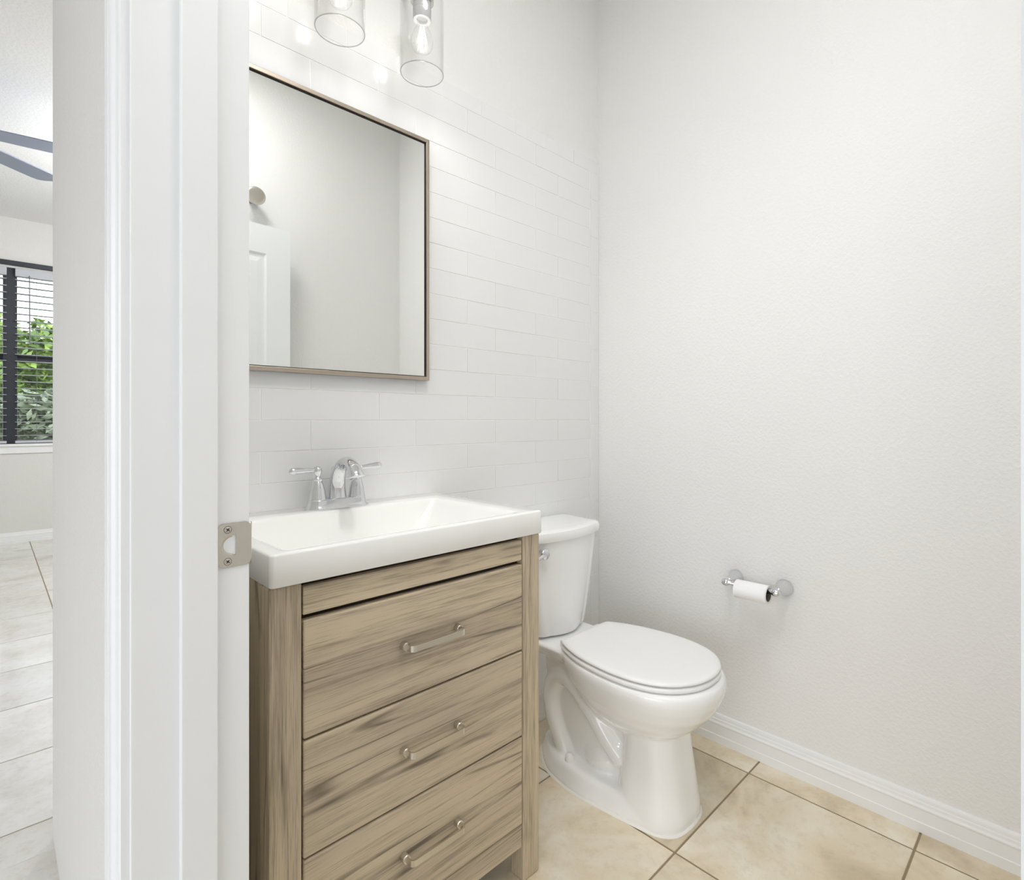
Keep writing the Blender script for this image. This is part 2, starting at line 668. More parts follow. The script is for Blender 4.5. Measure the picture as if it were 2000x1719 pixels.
def portal(name, loc, rot, sx, sy):
    d = bpy.data.lights.new(name, 'AREA')
    d.shape = 'RECTANGLE'
    d.size, d.size_y = sx, sy
    d.cycles.is_portal = True
    o = bpy.data.objects.new(name, d)
    o.location, o.rotation_euler = loc, rot
    COL.objects.link(o)


portal('added_door_daylight', (-3.34, (GD0 + GD1) / 2, GDZ / 2), (0, radians(-90), 0), GDZ, GD1 - GD0)
portal('window_daylight', (0.145, YW + 0.16, 1.67), (radians(-90), 0, 0), 1.95, 1.6)
# window wall with two openings
WZ0, WZ1 = 0.885, 2.455
W_R = (0.150, 1.10)
W_L = (-0.81, 0.140)
bm = BM()
add_box(bm, -3.2, W_L[0], YW, YW + 0.14, 0, ZC)
add_box(bm, W_R[1], 3.0, YW, YW + 0.14, 0, ZC)
add_box(bm, W_L[0], W_R[1], YW, YW + 0.14, 0, WZ0)
add_box(bm, W_L[0], W_R[1], YW, YW + 0.14, WZ1, ZC)
struct('wall_window', bm, M['wall_hall'], 'greige wall around the dark framed windows')

# ------------------------------------------------------------------ white tiles on the back wall
bm = BM()
X0T, X1T = XB, 1.697
ROW, ZBASE = 0.0768, 0.0235
add_box(bm, X0T, XR - 0.0005, 1.3992, YB, 0.0, 2.1475, mi=1)


def tile_box(bm, x0, x1, z0, z1):
    cx, cz = (x0 + x1) / 2, (z0 + z1) / 2
    c = Vector((cx, 1.4025, cz))
    R = Matrix.Translation(c) @ Matrix.Rotation(radians(random.uniform(-.22, .22)), 4, 'X') @ Matrix.Rotation(radians(random.uniform(-.16, .16)), 4, 'Z') @ Matrix.Translation(-c)
    add_box(bm, x0, x1, YT, 1.4065, z0, z1, bev=0.0010, seg=2, mat=R)


g = 0.0009
k = -1
while ZBASE + k * ROW < 2.09:
    z0 = max(0.0, ZBASE + k * ROW)
    z1 = ZBASE + (k + 1) * ROW
    joint = 1.0770 if (k - 24) % 2 == 0 else 1.1955
    j = joint - 0.309 * 4
    while j < X1T:
        a0, a1 = max(X0T, j + g), min(X1T - g, j + 0.309 - g)
        if a1 - a0 > 0.012:
            tile_box(bm, a0, a1, z0 + g, z1 - g)
        j += 0.309
    k += 1
ztop0 = ZBASE + k * ROW
j = 0.9813 - 0.1535 * 5
while j < XR:
    a0, a1 = max(X0T, j + g), min(XR - 0.002, j + 0.1535 - g)
    if a1 - a0 > 0.012:
        tile_box(bm, a0, a1, ztop0 + g, 2.1475)
    j += 0.1535
z = 1.08 - 0.1515 * 8
while z < ztop0:
    c0, c1 = max(0.0, z + g), min(ztop0 - g, z + 0.1515 - g)
    if c1 - c0 > 0.01:
        tile_box(bm, X1T + g, XR - 0.002, c0, c1)
    z += 0.1515
struct('wall_back_tile', bm, [M['tile'], M['grout_white']], 'glossy white subway tiles behind the mirror and vanity')

# ------------------------------------------------------------------ baseboards
BP = [(0, 0), (0.0135, 0), (0.0135, 0.026), (0.0118, 0.028), (0.0112, 0.060), (0.0125, 0.063), (0.0125, 0.066), (0.0095, 0.071), (0.0085, 0.078), (0.0070, 0.080), (0.0060, 0.088), (0.0045, 0.094), (0.0, 0.0955)]
struct('baseboard_right', extrude_profile(BP, lambda u, v, a: (XR - u, a, v), YF, YT), M['trim'], 'white moulded baseboard along the right wall')
struct('baseboard_window', extrude_profile(BP, lambda u, v, a: (a, YW - u, v), -3.2, 3.0), M['trim'], 'white baseboard under the far window')
struct('baseboard_front', extrude_profile(BP, lambda u, v, a: (a, YF + u, v), XB, XR - 0.014), M['trim'], 'white baseboard behind the open door')

# ------------------------------------------------------------------ doorway: jambs, stop, casing
bm = BM()
add_box(bm, XA, XB, YN, YN + 0.018, 0, DOOR_H + 0.018, bev=0.0012)
add_box(bm, 0.1718, 0.2135, YN - 0.0105, YN + 0.001, 0, DOOR_H - 0.0105, bev=0.0015)
struct('trim_1', bm, M['trim'], 'white door jamb with its stop, carrying the strike plate')
bm = BM()
add_box(bm, XA, XB, YS - 0.018, YS, 0, DOOR_H + 0.018, bev=0.0012)
add_box(bm, 0.1718, 0.2135, YS - 0.001, YS + 0.0105, 0, DOOR_H - 0.0105, bev=0.0015)
struct('trim_2', bm, M['trim'], 'white hinge side door jamb at the right edge')
bm = BM()
add_box(bm, XA, XB, YS, YN, DOOR_H, DOOR_H + 0.018, bev=0.001)
add_box(bm, 0.1718, 0.2135, YS, YN, DOOR_H - 0.0105, DOOR_H + 0.001, bev=0.001)
struct('trim_3', bm, M['trim'], 'white head jamb above the doorway')
# casing profile: u across the width from the inner edge, v proud of the wall
CP = [(0, 0), (0, 0.0085), (0.003, 0.0105), (0.020, 0.0115), (0.0235, 0.0150), (0.0255, 0.0105), (0.0275, 0.0105), (0.030, 0.0160), (0.0330, 0.0160), (0.0350, 0.0115), (0.037, 0.0115), (0.040, 0.0170), (0.051, 0.0175), (0.056, 0.0175), (0.058, 0.016), (0.058, 0)]


def casing(y_in, sgn, face_x, out):
    return extrude_profile(CP, lambda u, v, a: (face_x + out * v, y_in + sgn * u, a), 0, DOOR_H + 0.006 + 0.058)


struct('trim_4', casing(YN + 0.005, 1, XA, -1), M['trim'], 'white moulded door casing on the hall wall')
struct('trim_5', casing(YS - 0.005, -1, XA, -1), M['trim'], 'white door casing on the hall side by the hinges')
struct('trim_6', extrude_profile(CP, lambda u, v, a: (XA - v, a, DOOR_H + 0.006 + u), YS - 0.063, YN + 0.063), M['trim'], 'white head casing over the doorway')

# ------------------------------------------------------------------ strike plate on the jamb
sp = thing('strike_plate', 'satin nickel latch strike plate screwed to the white door jamb', 'strike plate', (0.234, YN, 0.930))
SX0, SX1, SZ0, SZ1 = 0.2143, 0.2545, 0.9005, 0.9600
outer = rrect(SX0, SX1 + 0.002, SZ0, SZ1, 0.0085)
hz = 0.930
hole = [(0.2375, hz - 0.0135), (0.2375, hz + 0.0135)] + [(0.2330 - 0.0135 * sin(a), hz + 0.0135 * cos(a)) for a in [i * pi / 12 for i in range(0, 13)]]
bm = BM()
add_poly(bm, outer, [hole], lambda u, v, wv: (u, YN - wv, v), 0.0014)
obj('plate', bm, M['nickel'], sp)
# rolled lip past the jamb edge
bm = BM()
rings = []
for i in range(9):
    a = (pi / 2) * i / 8
    zz = 0.0295 - 0.0035 * (i / 8) ** 2
    x = SX1 + 0.0005 + 0.0032 * sin(a)
    y = YN - 0.0014 + 0.0045 * (1 - cos(a))
    rings.append([(x, y, hz - zz), (x, y, hz - zz * .5), (x, y, hz + zz * .5), (x, y, hz + zz)])
add_loft(bm, rings, cap=False, closed=False)
lip = obj('lip', bm, M['nickel'], sp, True)
md = lip.modifiers.new('thick', 'SOLIDIFY')
md.thickness = 0.0012
bm = BM()
rings = []
for i in range(13):
    a = pi * i / 12
    rings.append([(0.2330 - 0.0135 * sin(a) * s, YN - 0.0012 + 0.006 * (1 - s), hz + 0.0135 * cos(a) * s) for s in (1.0, .92, .8, .6)])
add_loft(bm, rings, cap=False, closed=False)
obj('latch_cup', bm, M['nickel'], sp, True)
for zz in (hz + 0.0215, hz - 0.0215):
    bm = BM()
    cx = 0.2272
    add_lathe(bm, [(0.0001, 0.0022), (0.0024, 0.0021), (0.0040, 0.0016), (0.0043, 0.0012)], (cx, YN, zz), (0, -1, 0), 20, True)
    for ang in (0.7, 0.7 + pi / 2):
        R = Matrix.Translation((cx, YN - 0.0021, zz)) @ Matrix.Rotation(ang, 4, 'Y')
        add_box(bm, -0.0026, 0.0026, -0.0004, 0.0004, -0.00055, 0.00055, mat=R, mi=1)
    obj('screw', bm, [M['nickel'], M['steel_dark']], sp)
    bm = BM()
    add_lathe(bm, [(0.0043, 0.0014), (0.0049, 0.00155), (0.0053, 0.0013)], (cx, YN, zz), (0, -1, 0), 20, False)
    obj('countersink', bm, M['nickel_dark'], sp)

# ------------------------------------------------------------------ open door
door = bpy.data.objects.new('door_1', None)
COL.objects.link(door)
door.location = (XB + 0.003, -0.0205, 0)
door.rotation_euler = (0, 0, radians(-5.0))
tag(door, 'white panelled bathroom door standing open against the wall, seen in the mirror', None, None, 'structure')
DL, DT = 0.806, 0.035


def door_leaf():
    bm = BM()
    z0, z1 = 0.010, 2.042
    panels = [(0.115, DL - 0.115, 1.12, 1.905), (0.115, DL - 0.115, 0.22, 0.98)]
    xs = [0, panels[0][0], panels[0][1], DL]
    zs = [z0, 0.22, 0.98, 1.12, 1.905, z1]
    for side in (0, 1):
        y = DT if side else 0.0
        s = -1 if side else 1
        for i in range(3):
            for j in range(5):
                a, b, c, d = xs[i], xs[i + 1], zs[j], zs[j + 1]
                if i == 1 and j in (1, 3):
                    lv = [(0, 0), (0.010, 0.006), (0.022, 0.006), (0.045, 0.002)]
                    rings = [[(a + o_, y + s * dp, c + o_), (b - o_, y + s * dp, c + o_), (b - o_, y + s * dp, d - o_), (a + o_, y + s * dp, d - o_)] for o_, dp in lv]
                    add_loft(bm, rings, cap=False)
                    bm.faces.new([bm.verts.new(p) for p in rings[-1]])
                else:
                    bm.faces.new([bm.verts.new(p) for p in ((a, y, c), (b, y, c), (b, y, d), (a, y, d))])
    for q in (((0, 0, z0), (0, DT, z0), (0, DT, z1), (0, 0, z1)), ((DL, 0, z0), (DL, DT, z0), (DL, DT, z1), (DL, 0, z1)), ((0, 0, z0), (DL, 0, z0), (DL, DT, z0), (0, DT, z0)), ((0, 0, z1), (DL, 0, z1), (DL, DT, z1), (0, DT, z1))):
        bm.faces.new([bm.verts.new(p) for p in q])
    bmesh.ops.remove_doubles(bm, verts=bm.verts, dist=1e-5)
    return bm


obj('leaf', door_leaf(), M['door'], door, local=True)
for y, s in ((DT, 1), (0, -1)):
    bm = BM()
    add_lathe(bm, [(0.031, 0), (0.031, 0.004), (0.026, 0.008), (0.012, 0.011), (0.011, 0.026), (0.018, 0.033), (0.026, 0.043), (0.024, 0.054), (0.012, 0.059), (0.0001, 0.060)], (DL - 0.062, y, 0.93), (0, s, 0), 28)
    obj('door_knob', bm, M['nickel'], door, True, local=True)
for zz in (0.25, 1.03, 1.82):
    bm = BM()
    add_lathe(bm, [(0.006, 0), (0.006, 0.09)], (0.0, -0.004, zz - 0.045), 'Z', 12)
    obj('hinge', bm, M['nickel'], door, local=True)

# round bracket on the wall above the open door (seen in the mirror)
hk = thing('wall_knob_hook', 'round brushed metal wall hook above the open door, seen in the mirror', 'hook', (0.921, YF, 2.197))
bm = BM()
add_lathe(bm, [(0.020, 0.0), (0.021, 0.004), (0.017, 0.008), (0.020, 0.045), (0.033, 0.062)], (0.921, YF, 2.197), (0, 1, 0), 32)
obj('stem', bm, M['nickel_dark'], hk, True)
bm = BM()
add_lathe(bm, [(0.033, 0.060), (0.044, 0.063), (0.0445, 0.069), (0.041, 0.072), (0.030, 0.0728), (0.0001, 0.073)], (0.921, YF, 2.197), (0, 1, 0), 40)
obj('disc', bm, M['nickel'], hk, True)

# ------------------------------------------------------------------ mirror
mr = thing('wall_mirror', 'rectangular mirror in a thin champagne metal frame above the vanity', 'mirror', (0.6407, YT, 1.217))
MX0, MX1, MZ0, MZ1 = 0.361, 0.9203, 1.2165, 1.9315
MYF, FW = 1.375, 0.0105
bm = BM()
rings = []
prof = [(0.0, 1.397), (0.0, MYF + 0.0012), (0.0012, MYF), (FW - 0.001, MYF), (FW, MYF + 0.001), (FW, MYF + 0.010), (FW, 1.397)]
for (sx, sz) in ((0, 0), (1, 0), (1, 1), (0, 1), (0, 0)):
    r = []
    for u, y in prof:
        x = MX0 + u if sx == 0 else MX1 - u
        zz = MZ0 + u if sz == 0 else MZ1 - u
        r.append((x, y, zz))
    rings.append(r)
add_loft(bm, rings, cap=False, closed=True)
bmesh.ops.remove_doubles(bm, verts=bm.verts, dist=1e-6)
obj('frame', bm, M['frame'], mr)
bm = BM()
iw = 0.0024  # dark strip standing in for shade on the frame's inner side
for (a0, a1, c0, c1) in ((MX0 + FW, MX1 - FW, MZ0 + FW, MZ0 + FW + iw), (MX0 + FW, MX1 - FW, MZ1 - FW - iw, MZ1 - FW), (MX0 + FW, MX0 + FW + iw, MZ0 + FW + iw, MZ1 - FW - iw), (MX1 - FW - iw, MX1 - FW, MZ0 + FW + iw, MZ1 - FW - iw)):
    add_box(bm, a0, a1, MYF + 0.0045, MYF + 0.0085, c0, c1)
obj('inner_edge_shade', bm, M['dark'], mr)
bm = BM()
add_box(bm, MX0 + FW - 0.0005, MX1 - FW + 0.0005, MYF + 0.007, MYF + 0.011, MZ0 + FW - 0.0005, MZ1 - FW + 0.0005)
obj('mirror_glass', bm, M['mirror'], mr)

# ------------------------------------------------------------------ vanity cabinet
VX0, VX1, VYF, VYB = 0.3205, 0.9445, 0.939, 1.394
PW = 0.0535
van = thing('vanity_cabinet', 'grey oak vanity cabinet with three drawers below the white sink', 'cabinet', ((VX0 + VX1) / 2, 1.16, 0))
ZT = 0.824
for (x0, x1) in ((VX0, VX0 + PW), (VX1 - PW, VX1)):
    bm = BM()
    add_box(bm, x0, x1, VYF, VYF + 0.045, 0, ZT, bev=0.004, seg=2)
    obj('post', bm, M['wood_v'], van)
    bm = BM()
    add_box(bm, x0, x1, VYB - 0.045, VYB, 0, ZT, bev=0.003, seg=2)
    obj('post', bm, M['wood_v'], van)
for (x0, x1) in ((VX0 + 0.006, VX0 + 0.022), (VX1 - 0.022, VX1 - 0.006)):
    bm = BM()
    add_box(bm, x0, x1, VYF + 0.044, VYB - 0.044, 0.085, ZT)
    obj('side_panel', bm, M['wood_d'], van)
DX0, DX1 = 0.3768, 0.8885
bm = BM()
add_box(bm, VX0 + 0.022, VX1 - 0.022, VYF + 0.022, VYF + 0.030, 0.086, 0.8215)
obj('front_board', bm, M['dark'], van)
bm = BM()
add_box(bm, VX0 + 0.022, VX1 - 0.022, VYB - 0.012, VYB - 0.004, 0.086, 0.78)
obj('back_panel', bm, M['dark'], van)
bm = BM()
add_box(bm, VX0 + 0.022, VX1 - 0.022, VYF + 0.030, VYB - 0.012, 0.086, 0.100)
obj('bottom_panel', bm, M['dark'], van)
bm = BM()
add_box(bm, DX0, DX1, VYF + 0.003, VYF + 0.021, 0.7665, 0.8145, bev=0.0022, seg=2)
obj('top_rail', bm, M['wood_h'], van)
bm = BM()
add_box(bm, DX0 - 0.0015, DX1 + 0.0015, VYF + 0.004, VYF + 0.021, 0.084, 0.1392, bev=0.002, seg=2)
obj('bottom_rail', bm, M['wood_h'], van)
for (z0, z1) in ((0.5550, 0.7570), (0.3510, 0.5510), (0.1415, 0.3470)):
    bm = BM()
    add_box(bm, DX0, DX1, VYF + 0.001, VYF + 0.021, z0, z1, bev=0.0028, seg=2)
    dr = obj('drawer', bm, M['wood_h'], van)
    zc = (z0 + z1) / 2 + 0.004
    xc = (DX0 + DX1) / 2
    hx = 0.064
    bm = BM()
    for s in (-1, 1):
        add_lathe(bm, [(0.0085, 0), (0.0085, 0.013), (0.0075, 0.0148), (0.0001, 0.015)], (xc + s * hx, VYF + 0.0012, zc), (0, -1, 0), 24)
    # flat strap with bent ends
    path = []
    yb, yo = VYF - 0.010, VYF - 0.031
    rr = 0.009
    path.append((xc - hx, yb))
    path.append((xc - hx, yo + rr))
    for i in range(1, 7):
        a = (pi / 2) * i / 6
        path.append((xc - hx + rr * (1 - cos(a)), yo + rr * (1 - sin(a))))
    right = [(2 * xc - x, y) for x, y in reversed(path)]
    path += right
    rings = []
    hh, th = 0.0062, 0.0018
    for i, (x, y) in enumerate(path):
        p0 = Vector(path[max(i - 1, 0)])
        p1 = Vector(path[min(i + 1, len(path) - 1)])
        d = (p1 - p0).normalized()
        nrm = Vector((-d.y, d.x))
        rings.append([(x + nrm.x * th, y + nrm.y * th, zc - hh), (x - nrm.x * th, y - nrm.y * th, zc - hh), (x - nrm.x * th, y - nrm.y * th, zc + hh), (x + nrm.x * th, y + nrm.y * th, zc + hh)])
    add_loft(bm, rings)
    h = obj('handle', bm, M['nickel'], dr, local=False)
    h.location = (0, 0, 0)

# ------------------------------------------------------------------ sink top with moulded basin
st = thing('sink_top', 'white one-piece vanity sink top with a shallow rectangular basin', 'sink', ((VX0 + VX1) / 2, 1.16, ZT))
SX0, SX1, SY0, SY1, SZ0, SZ1 = 0.3195, 0.9465, 0.930, 1.3965, 0.825, 0.880
BX0, BX1, BY0, BY1 = 0.352, 0.884, 0.956, 1.298


def rr3(x0, x1, y0, y1, r, zv, seg=6):
    return [(p[0], p[1], zv) for p in rrect(x0, x1, y0, y1, r, seg)]


bm = BM()
R_ = 0.008
rings = [rr3(SX0 + .02, SX1 - .02, SY0 + .02, SY1 - .02, 0.004, SZ0)]
rings.append(rr3(SX0 + .0015, SX1 - .0015, SY0 + .0015, SY1, R_, SZ0))
rings.append(rr3(SX0, SX1, SY0, SY1, R_, SZ0 + 0.0015))
rings.append(rr3(SX0, SX1, SY0, SY1, R_, SZ1 - 0.004))
rings.append(rr3(SX0 + .0012, SX1 - .0012, SY0 + .0012, SY1, R_, SZ1 - 0.0012))
rings.append(rr3(SX0 + .004, SX1 - .004, SY0 + .004, SY1 - .002, R_, SZ1))
for off, dz in ((-.010, 0.0), (-.005, .0005), (0.0, .0020), (.004, .0048), (.0075, .0100)):
    rings.append(rr3(BX0 + off, BX1 - off, BY0 + off, BY1 - off, 0.016, SZ1 - dz))
rings.append(rr3(BX0 + .050, BX1 - .060, BY0 + .045, BY1 - .022, 0.030, SZ1 - .075))
rings.append(rr3(BX0 + .066, BX1 - .078, BY0 + .060, BY1 - .036, 0.030, SZ1 - .088))
rings.append(rr3(BX0 + .095, BX1 - .110, BY0 + .085, BY1 - .060, 0.030, SZ1 - .093))
add_loft(bm, rings, cap=False)
bm.verts.ensure_lookup_table()
n_ = len(rings[-1])
bm.faces.new(bm.verts[-n_:])
obj('basin_top', bm, M['sink'], st, True)
bm = BM()
add_lathe(bm, [(0.0001, 0.004), (0.016, 0.004), (0.021, 0.003), (0.022, 0.0)], ((BX0 + BX1) / 2, (BY0 + BY1) / 2 + .02, SZ1 - 0.0935), 'Z', 24)
obj('drain', bm, M['chrome'], st, True)

# ------------------------------------------------------------------ faucet
FX, FY, FZ = 0.6190, 1.3330, 0.880
fa = thing('faucet', 'chrome two-handle centerset faucet on the back ledge of the sink', 'faucet', (FX, FY, FZ))


def stad(hx, hy, zv, n=14):
    out = []
    for cx, a0 in ((hx - hy, -pi / 2), (-(hx - hy), pi / 2)):
        for i in range(n + 1):
            a = a0 + pi * i / n
            out.append((FX + cx + hy * cos(a), FY + hy * sin(a), zv))
    return out


bm = BM()
add_loft(bm, [stad(0.0800, 0.0290, FZ), stad(0.0795, 0.0288, FZ + .003), stad(0.0760, 0.0255, FZ + .0075), stad(0.0735, 0.0232, FZ + .014), stad(0.0725, 0.0225, FZ + .021), stad(0.0715, 0.0218, FZ + .0235), stad(0.0690, 0.0195, FZ + .0245)])
obj('base', bm, M['chrome'], fa, True)
HS = 0.051
for s in (-1, 1):
    hx = FX + s * HS
    bm = BM()
    add_lathe(bm, [(0.0208, 0.0225), (0.0212, 0.0235), (0.0205, 0.026), (0.0190, 0.034), (0.0168, 0.048), (0.0140, 0.060), (0.0112, 0.0685), (0.0105, 0.0695), (0.0118, 0.0715), (0.0122, 0.0735), (0.0112, 0.076), (0.0080, 0.0785), (0.0070, 0.083), (0.0085, 0.087), (0.0102, 0.0915), (0.0108, 0.096), (0.0100, 0.1005), (0.0070, 0.1045), (0.0001, 0.1062)], (hx, FY, FZ), 'Z', 32)
    obj('valve_body', bm, M['chrome'], fa, True)
    bm = BM()
    d = Vector((s * 0.995, -0.02 if s < 0 else -0.02, 0.02 if s < 0 else 0.06)).normalized()
    c = Vector((hx, FY, FZ + 0.096))
    prof = [(0.0001, 0.004), (0.0045, 0.006), (0.0050, 0.014), (0.0056, 0.022), (0.0068, 0.034), (0.0080, 0.046), (0.0086, 0.056), (0.0080, 0.0625), (0.0062, 0.066), (0.0030, 0.0685), (0.0001, 0.069)]
    add_lathe(bm, prof, c, tuple(d), 24)
    obj('lever', bm, M['chrome'], fa, True)
# spout: flattened tube in the plane x = FX
sp_pts = [(FX, FY + 0.002, FZ + 0.020), (FX, FY + 0.004, FZ + 0.045), (FX, FY + 0.000, FZ + 0.072), (FX, FY - 0.012, FZ + 0.096), (FX, FY - 0.032, FZ + 0.113), (FX, FY - 0.057, FZ + 0.117), (FX, FY - 0.081, FZ + 0.108), (FX, FY - 0.098, FZ + 0.092), (FX, FY - 0.104, FZ + 0.082)]
pts = spline(sp_pts, 5)
nn = len(pts)
bm = BM()
rings = []
for i, p in enumerate(pts):
    t = i / (nn - 1)
    d = (pts[min(i + 1, nn - 1)] - pts[max(i - 1, 0)]).normalized()
    a = Vector((1, 0, 0))
    b = d.cross(a)
    wx = 0.0235 - 0.0085 * min(1, t / 0.55) + 0.0050 * max(0, (t - 0.62) / 0.38)
    wt = 0.0190 - 0.0070 * min(1, t / 0.5) + 0.0035 * max(0, (t - 0.7) / 0.3)
    rings.append([p + a * (wx * cos(2 * pi * q / 24)) + b * (wt * sin(2 * pi * q / 24)) for q in range(24)])
add_loft(bm, rings)
obj('spout', bm, M['chrome'], fa, True)
bm = BM()
add_tube(bm, [(FX, FY + 0.022, FZ + 0.02), (FX, FY + 0.022, FZ + 0.082)], 0.0022, 10)
add_lathe(bm, [(0.002, 0.078), (0.0042, 0.081), (0.0030, 0.085), (0.0055, 0.090), (0.0062, 0.095), (0.0045, 0.100), (0.0001, 0.102)], (FX, FY + 0.022, FZ), 'Z', 20)
obj('lift_rod', bm, M['chrome'], fa, True)

# ------------------------------------------------------------------ toilet
TX = 1.336
to = thing('toilet', 'white two-piece toilet with closed elongated lid between vanity and right wall', 'toilet', (TX, 1.02, 0))
SEAT = [(1.127, 0.0), (1.127, 0.060), (1.126, 0.098), (1.117, 0.116), (1.070, 0.139), (1.014, 0.157), (0.950, 0.167), (0.890, 0.171), (0.830, 0.166), (0.781, 0.152), (0.743, 0.130), (0.715, 0.101), (0.694, 0.065), (0.685, 0.033), (0.682, 0.0)]


def outline(half, off=0.0, front=None, back=None, wid=None, per=4):
    """closed ring (x, y) from half widths given back to front"""
    pts = [(y, w_) for y, w_ in half]
    y0, y1 = pts[0][0], pts[-1][0]
    wm = max(p[1] for p in pts)
    if back is not None:
        pts = [(front + (y - y1) / (y0 - y1) * (back - front), w_) for y, w_ in pts]
    if wid is not None:
        pts = [(y, w_ / wm * wid) for y, w_ in pts]
    right = [Vector((w_, y, 0)) for y, w_ in pts]
    left = [Vector((-v.x, v.y, 0)) for v in reversed(right[1:-1])]
    ring = spline(right + left, per, True)
    if off:
        c = Vector((0, (pts[0][0] + pts[-1][0]) / 2, 0))
        out = []
        n = len(ring)
        for i, p in enumerate(ring):
            d = (ring[(i + 1) % n] - ring[i - 1]).normalized()
            nn_ = Vector((d.y, -d.x, 0))
            if nn_.dot(p - c) < 0:
                nn_ = -nn_
            out.append(p + nn_ * off)
        ring = out
    return ring


def ring3(ring, zv):
    return [(TX + p.x, p.y, zv) for p in ring]


# bowl, pedestal, trapway, foot and deck fused into one porcelain body
bm = BM()
secs = [(0.201, 0.832, 1.04, 0.060), (0.226, 0.790, 1.06, 0.086), (0.251, 0.750, 1.07, 0.112), (0.281, 0.717, 1.08, 0.135), (0.316, 0.688, 1.10, 0.157), (0.350, 0.671, 1.11, 0.170), (0.374, 0.666, 1.12, 0.176), (0.392, 0.668, 1.125, 0.176), (0.400, 0.676, 1.127, 0.171)]
add_loft(bm, [ring3(outline(SEAT, 0, f_, b_, w_), zv) for zv, f_, b_, w_ in secs])


def add_ring_loft(bm, secs):
    """rounded boxes: (z, x half, y0, y1, radius)"""
    add_loft(bm, [[(TX + p[0], p[1], zv) for p in rrect(-hx, hx, y0, y1, r, 8)] for zv, hx, y0, y1, r in secs])


add_ring_loft(bm, [(0.0, 0.105, 0.7455, 0.955, 0.075), (0.03, 0.1035, 0.7465, 0.953, 0.075), (0.10, 0.097, 0.756, 0.946, 0.070), (0.18, 0.091, 0.768, 0.938, 0.066), (0.26, 0.087, 0.778, 0.935, 0.062)])
FOOT = [(1.295, 0.0), (1.290, 0.022), (1.2665, 0.050), (1.205, 0.096), (1.153, 0.116), (1.059, 0.129), (0.95, 0.120), (0.87, 0.111), (0.81, 0.102), (0.777, 0.089), (0.757, 0.068), (0.748, 0.038), (0.745, 0.0)]
add_loft(bm, [ring3(outline(FOOT, o_), zv) for zv, o_ in ((0.0, 0.0), (0.012, 0.0), (0.03, -0.006), (0.05, -0.014), (0.058, -0.022))])
# deck under the tank
add_loft(bm, [[(TX + p[0], p[1], zv) for p in rrect(-hx, hx, 1.04, 1.372, 0.035, 6)] for zv, hx in ((0.340, 0.075), (0.357, 0.100), (0.375, 0.118), (0.391, 0.122), (0.398, 0.116))])
trap = spline([(TX, 0.93, 0.120), (TX, 0.985, 0.165), (TX, 1.055, 0.235), (TX, 1.125, 0.288), (TX, 1.185, 0.285), (TX, 1.212, 0.225), (TX, 1.200, 0.150), (TX, 1.165, 0.085), (TX, 1.135, 0.030)], 5)
nt_ = len(trap)
rings = []
for i, p in enumerate(trap):
    d = (trap[min(i + 1, nt_ - 1)] - trap[max(i - 1, 0)]).normalized()
    b = d.cross(Vector((1, 0, 0)))
    rings.append([p + Vector((0.088 * cos(2 * pi * q / 20), 0, 0)) + b * (0.047 * sin(2 * pi * q / 20)) for q in range(20)])
add_loft(bm, rings)
# web between the trapway bends and the neck below the deck
add_box(bm, TX - 0.058, TX + 0.058, 0.90, 1.22, 0.03, 0.30, bev=0.02, seg=3)
add_box(bm, TX - 0.070, TX + 0.070, 1.10, 1.24, 0.28, 0.38, bev=0.02, seg=3)
# ridge at the outlet
add_sphere(bm, (TX, 1.02, 0.085), 0.080, sc=(0.98, 1.1, 0.70))
body = obj('bowl', bm, M['porcelain'], to, True)
rm = body.modifiers.new('fuse', 'REMESH')
rm.mode = 'VOXEL'
rm.voxel_size = 0.0045
rm.use_smooth_shade = True
sm = body.modifiers.new('soften', 'SMOOTH')
sm.factor = 0.6
sm.iterations = 9
# seat ring and lid
bm = BM()
add_loft(bm, [ring3(outline(SEAT, o_), zv) for zv, o_ in ((0.4020, -0.006), (0.4030, -0.001), (0.4060, 0.001), (0.4110, 0.001), (0.4145, -0.002), (0.4155, -0.007))])
obj('seat', bm, M['plastic'], to, True)
bm = BM()
add_loft(bm, [ring3(outline(SEAT, o_), zv) for zv, o_ in ((0.4182, -0.008), (0.4190, -0.003), (0.4215, 0.0), (0.4250, -0.0005), (0.4280, -0.004), (0.4297, -0.010))] + [[(TX + p.x * k_, 0.895 + (p.y - 0.895) * k_, zv) for p in outline(SEAT, -0.010)] for k_, zv in ((0.94, 0.4305), (0.80, 0.4315), (0.5, 0.4323), (0.2, 0.4325))])
obj('lid', bm, M['plastic'], to, True)
for s, yy in ((-1, 0.78), (1, 0.78), (-1, 1.03), (1, 1.03)):
    bm = BM()
    add_box(bm, TX + s * 0.118 - 0.012, TX + s * 0.118 + 0.012, yy - 0.008, yy + 0.008, 0.4145, 0.4195, bev=0.001)
    obj('bumper', bm, M['plastic'], to)
for s in (-1, 1):
    bm = BM()
    add_box(bm, TX + s * 0.075 - 0.020, TX + s * 0.075 + 0.020, 1.114, 1.146, 0.390, 0.419, bev=0.005, seg=3)
    obj('hinge', bm, M['plastic'], to, True)


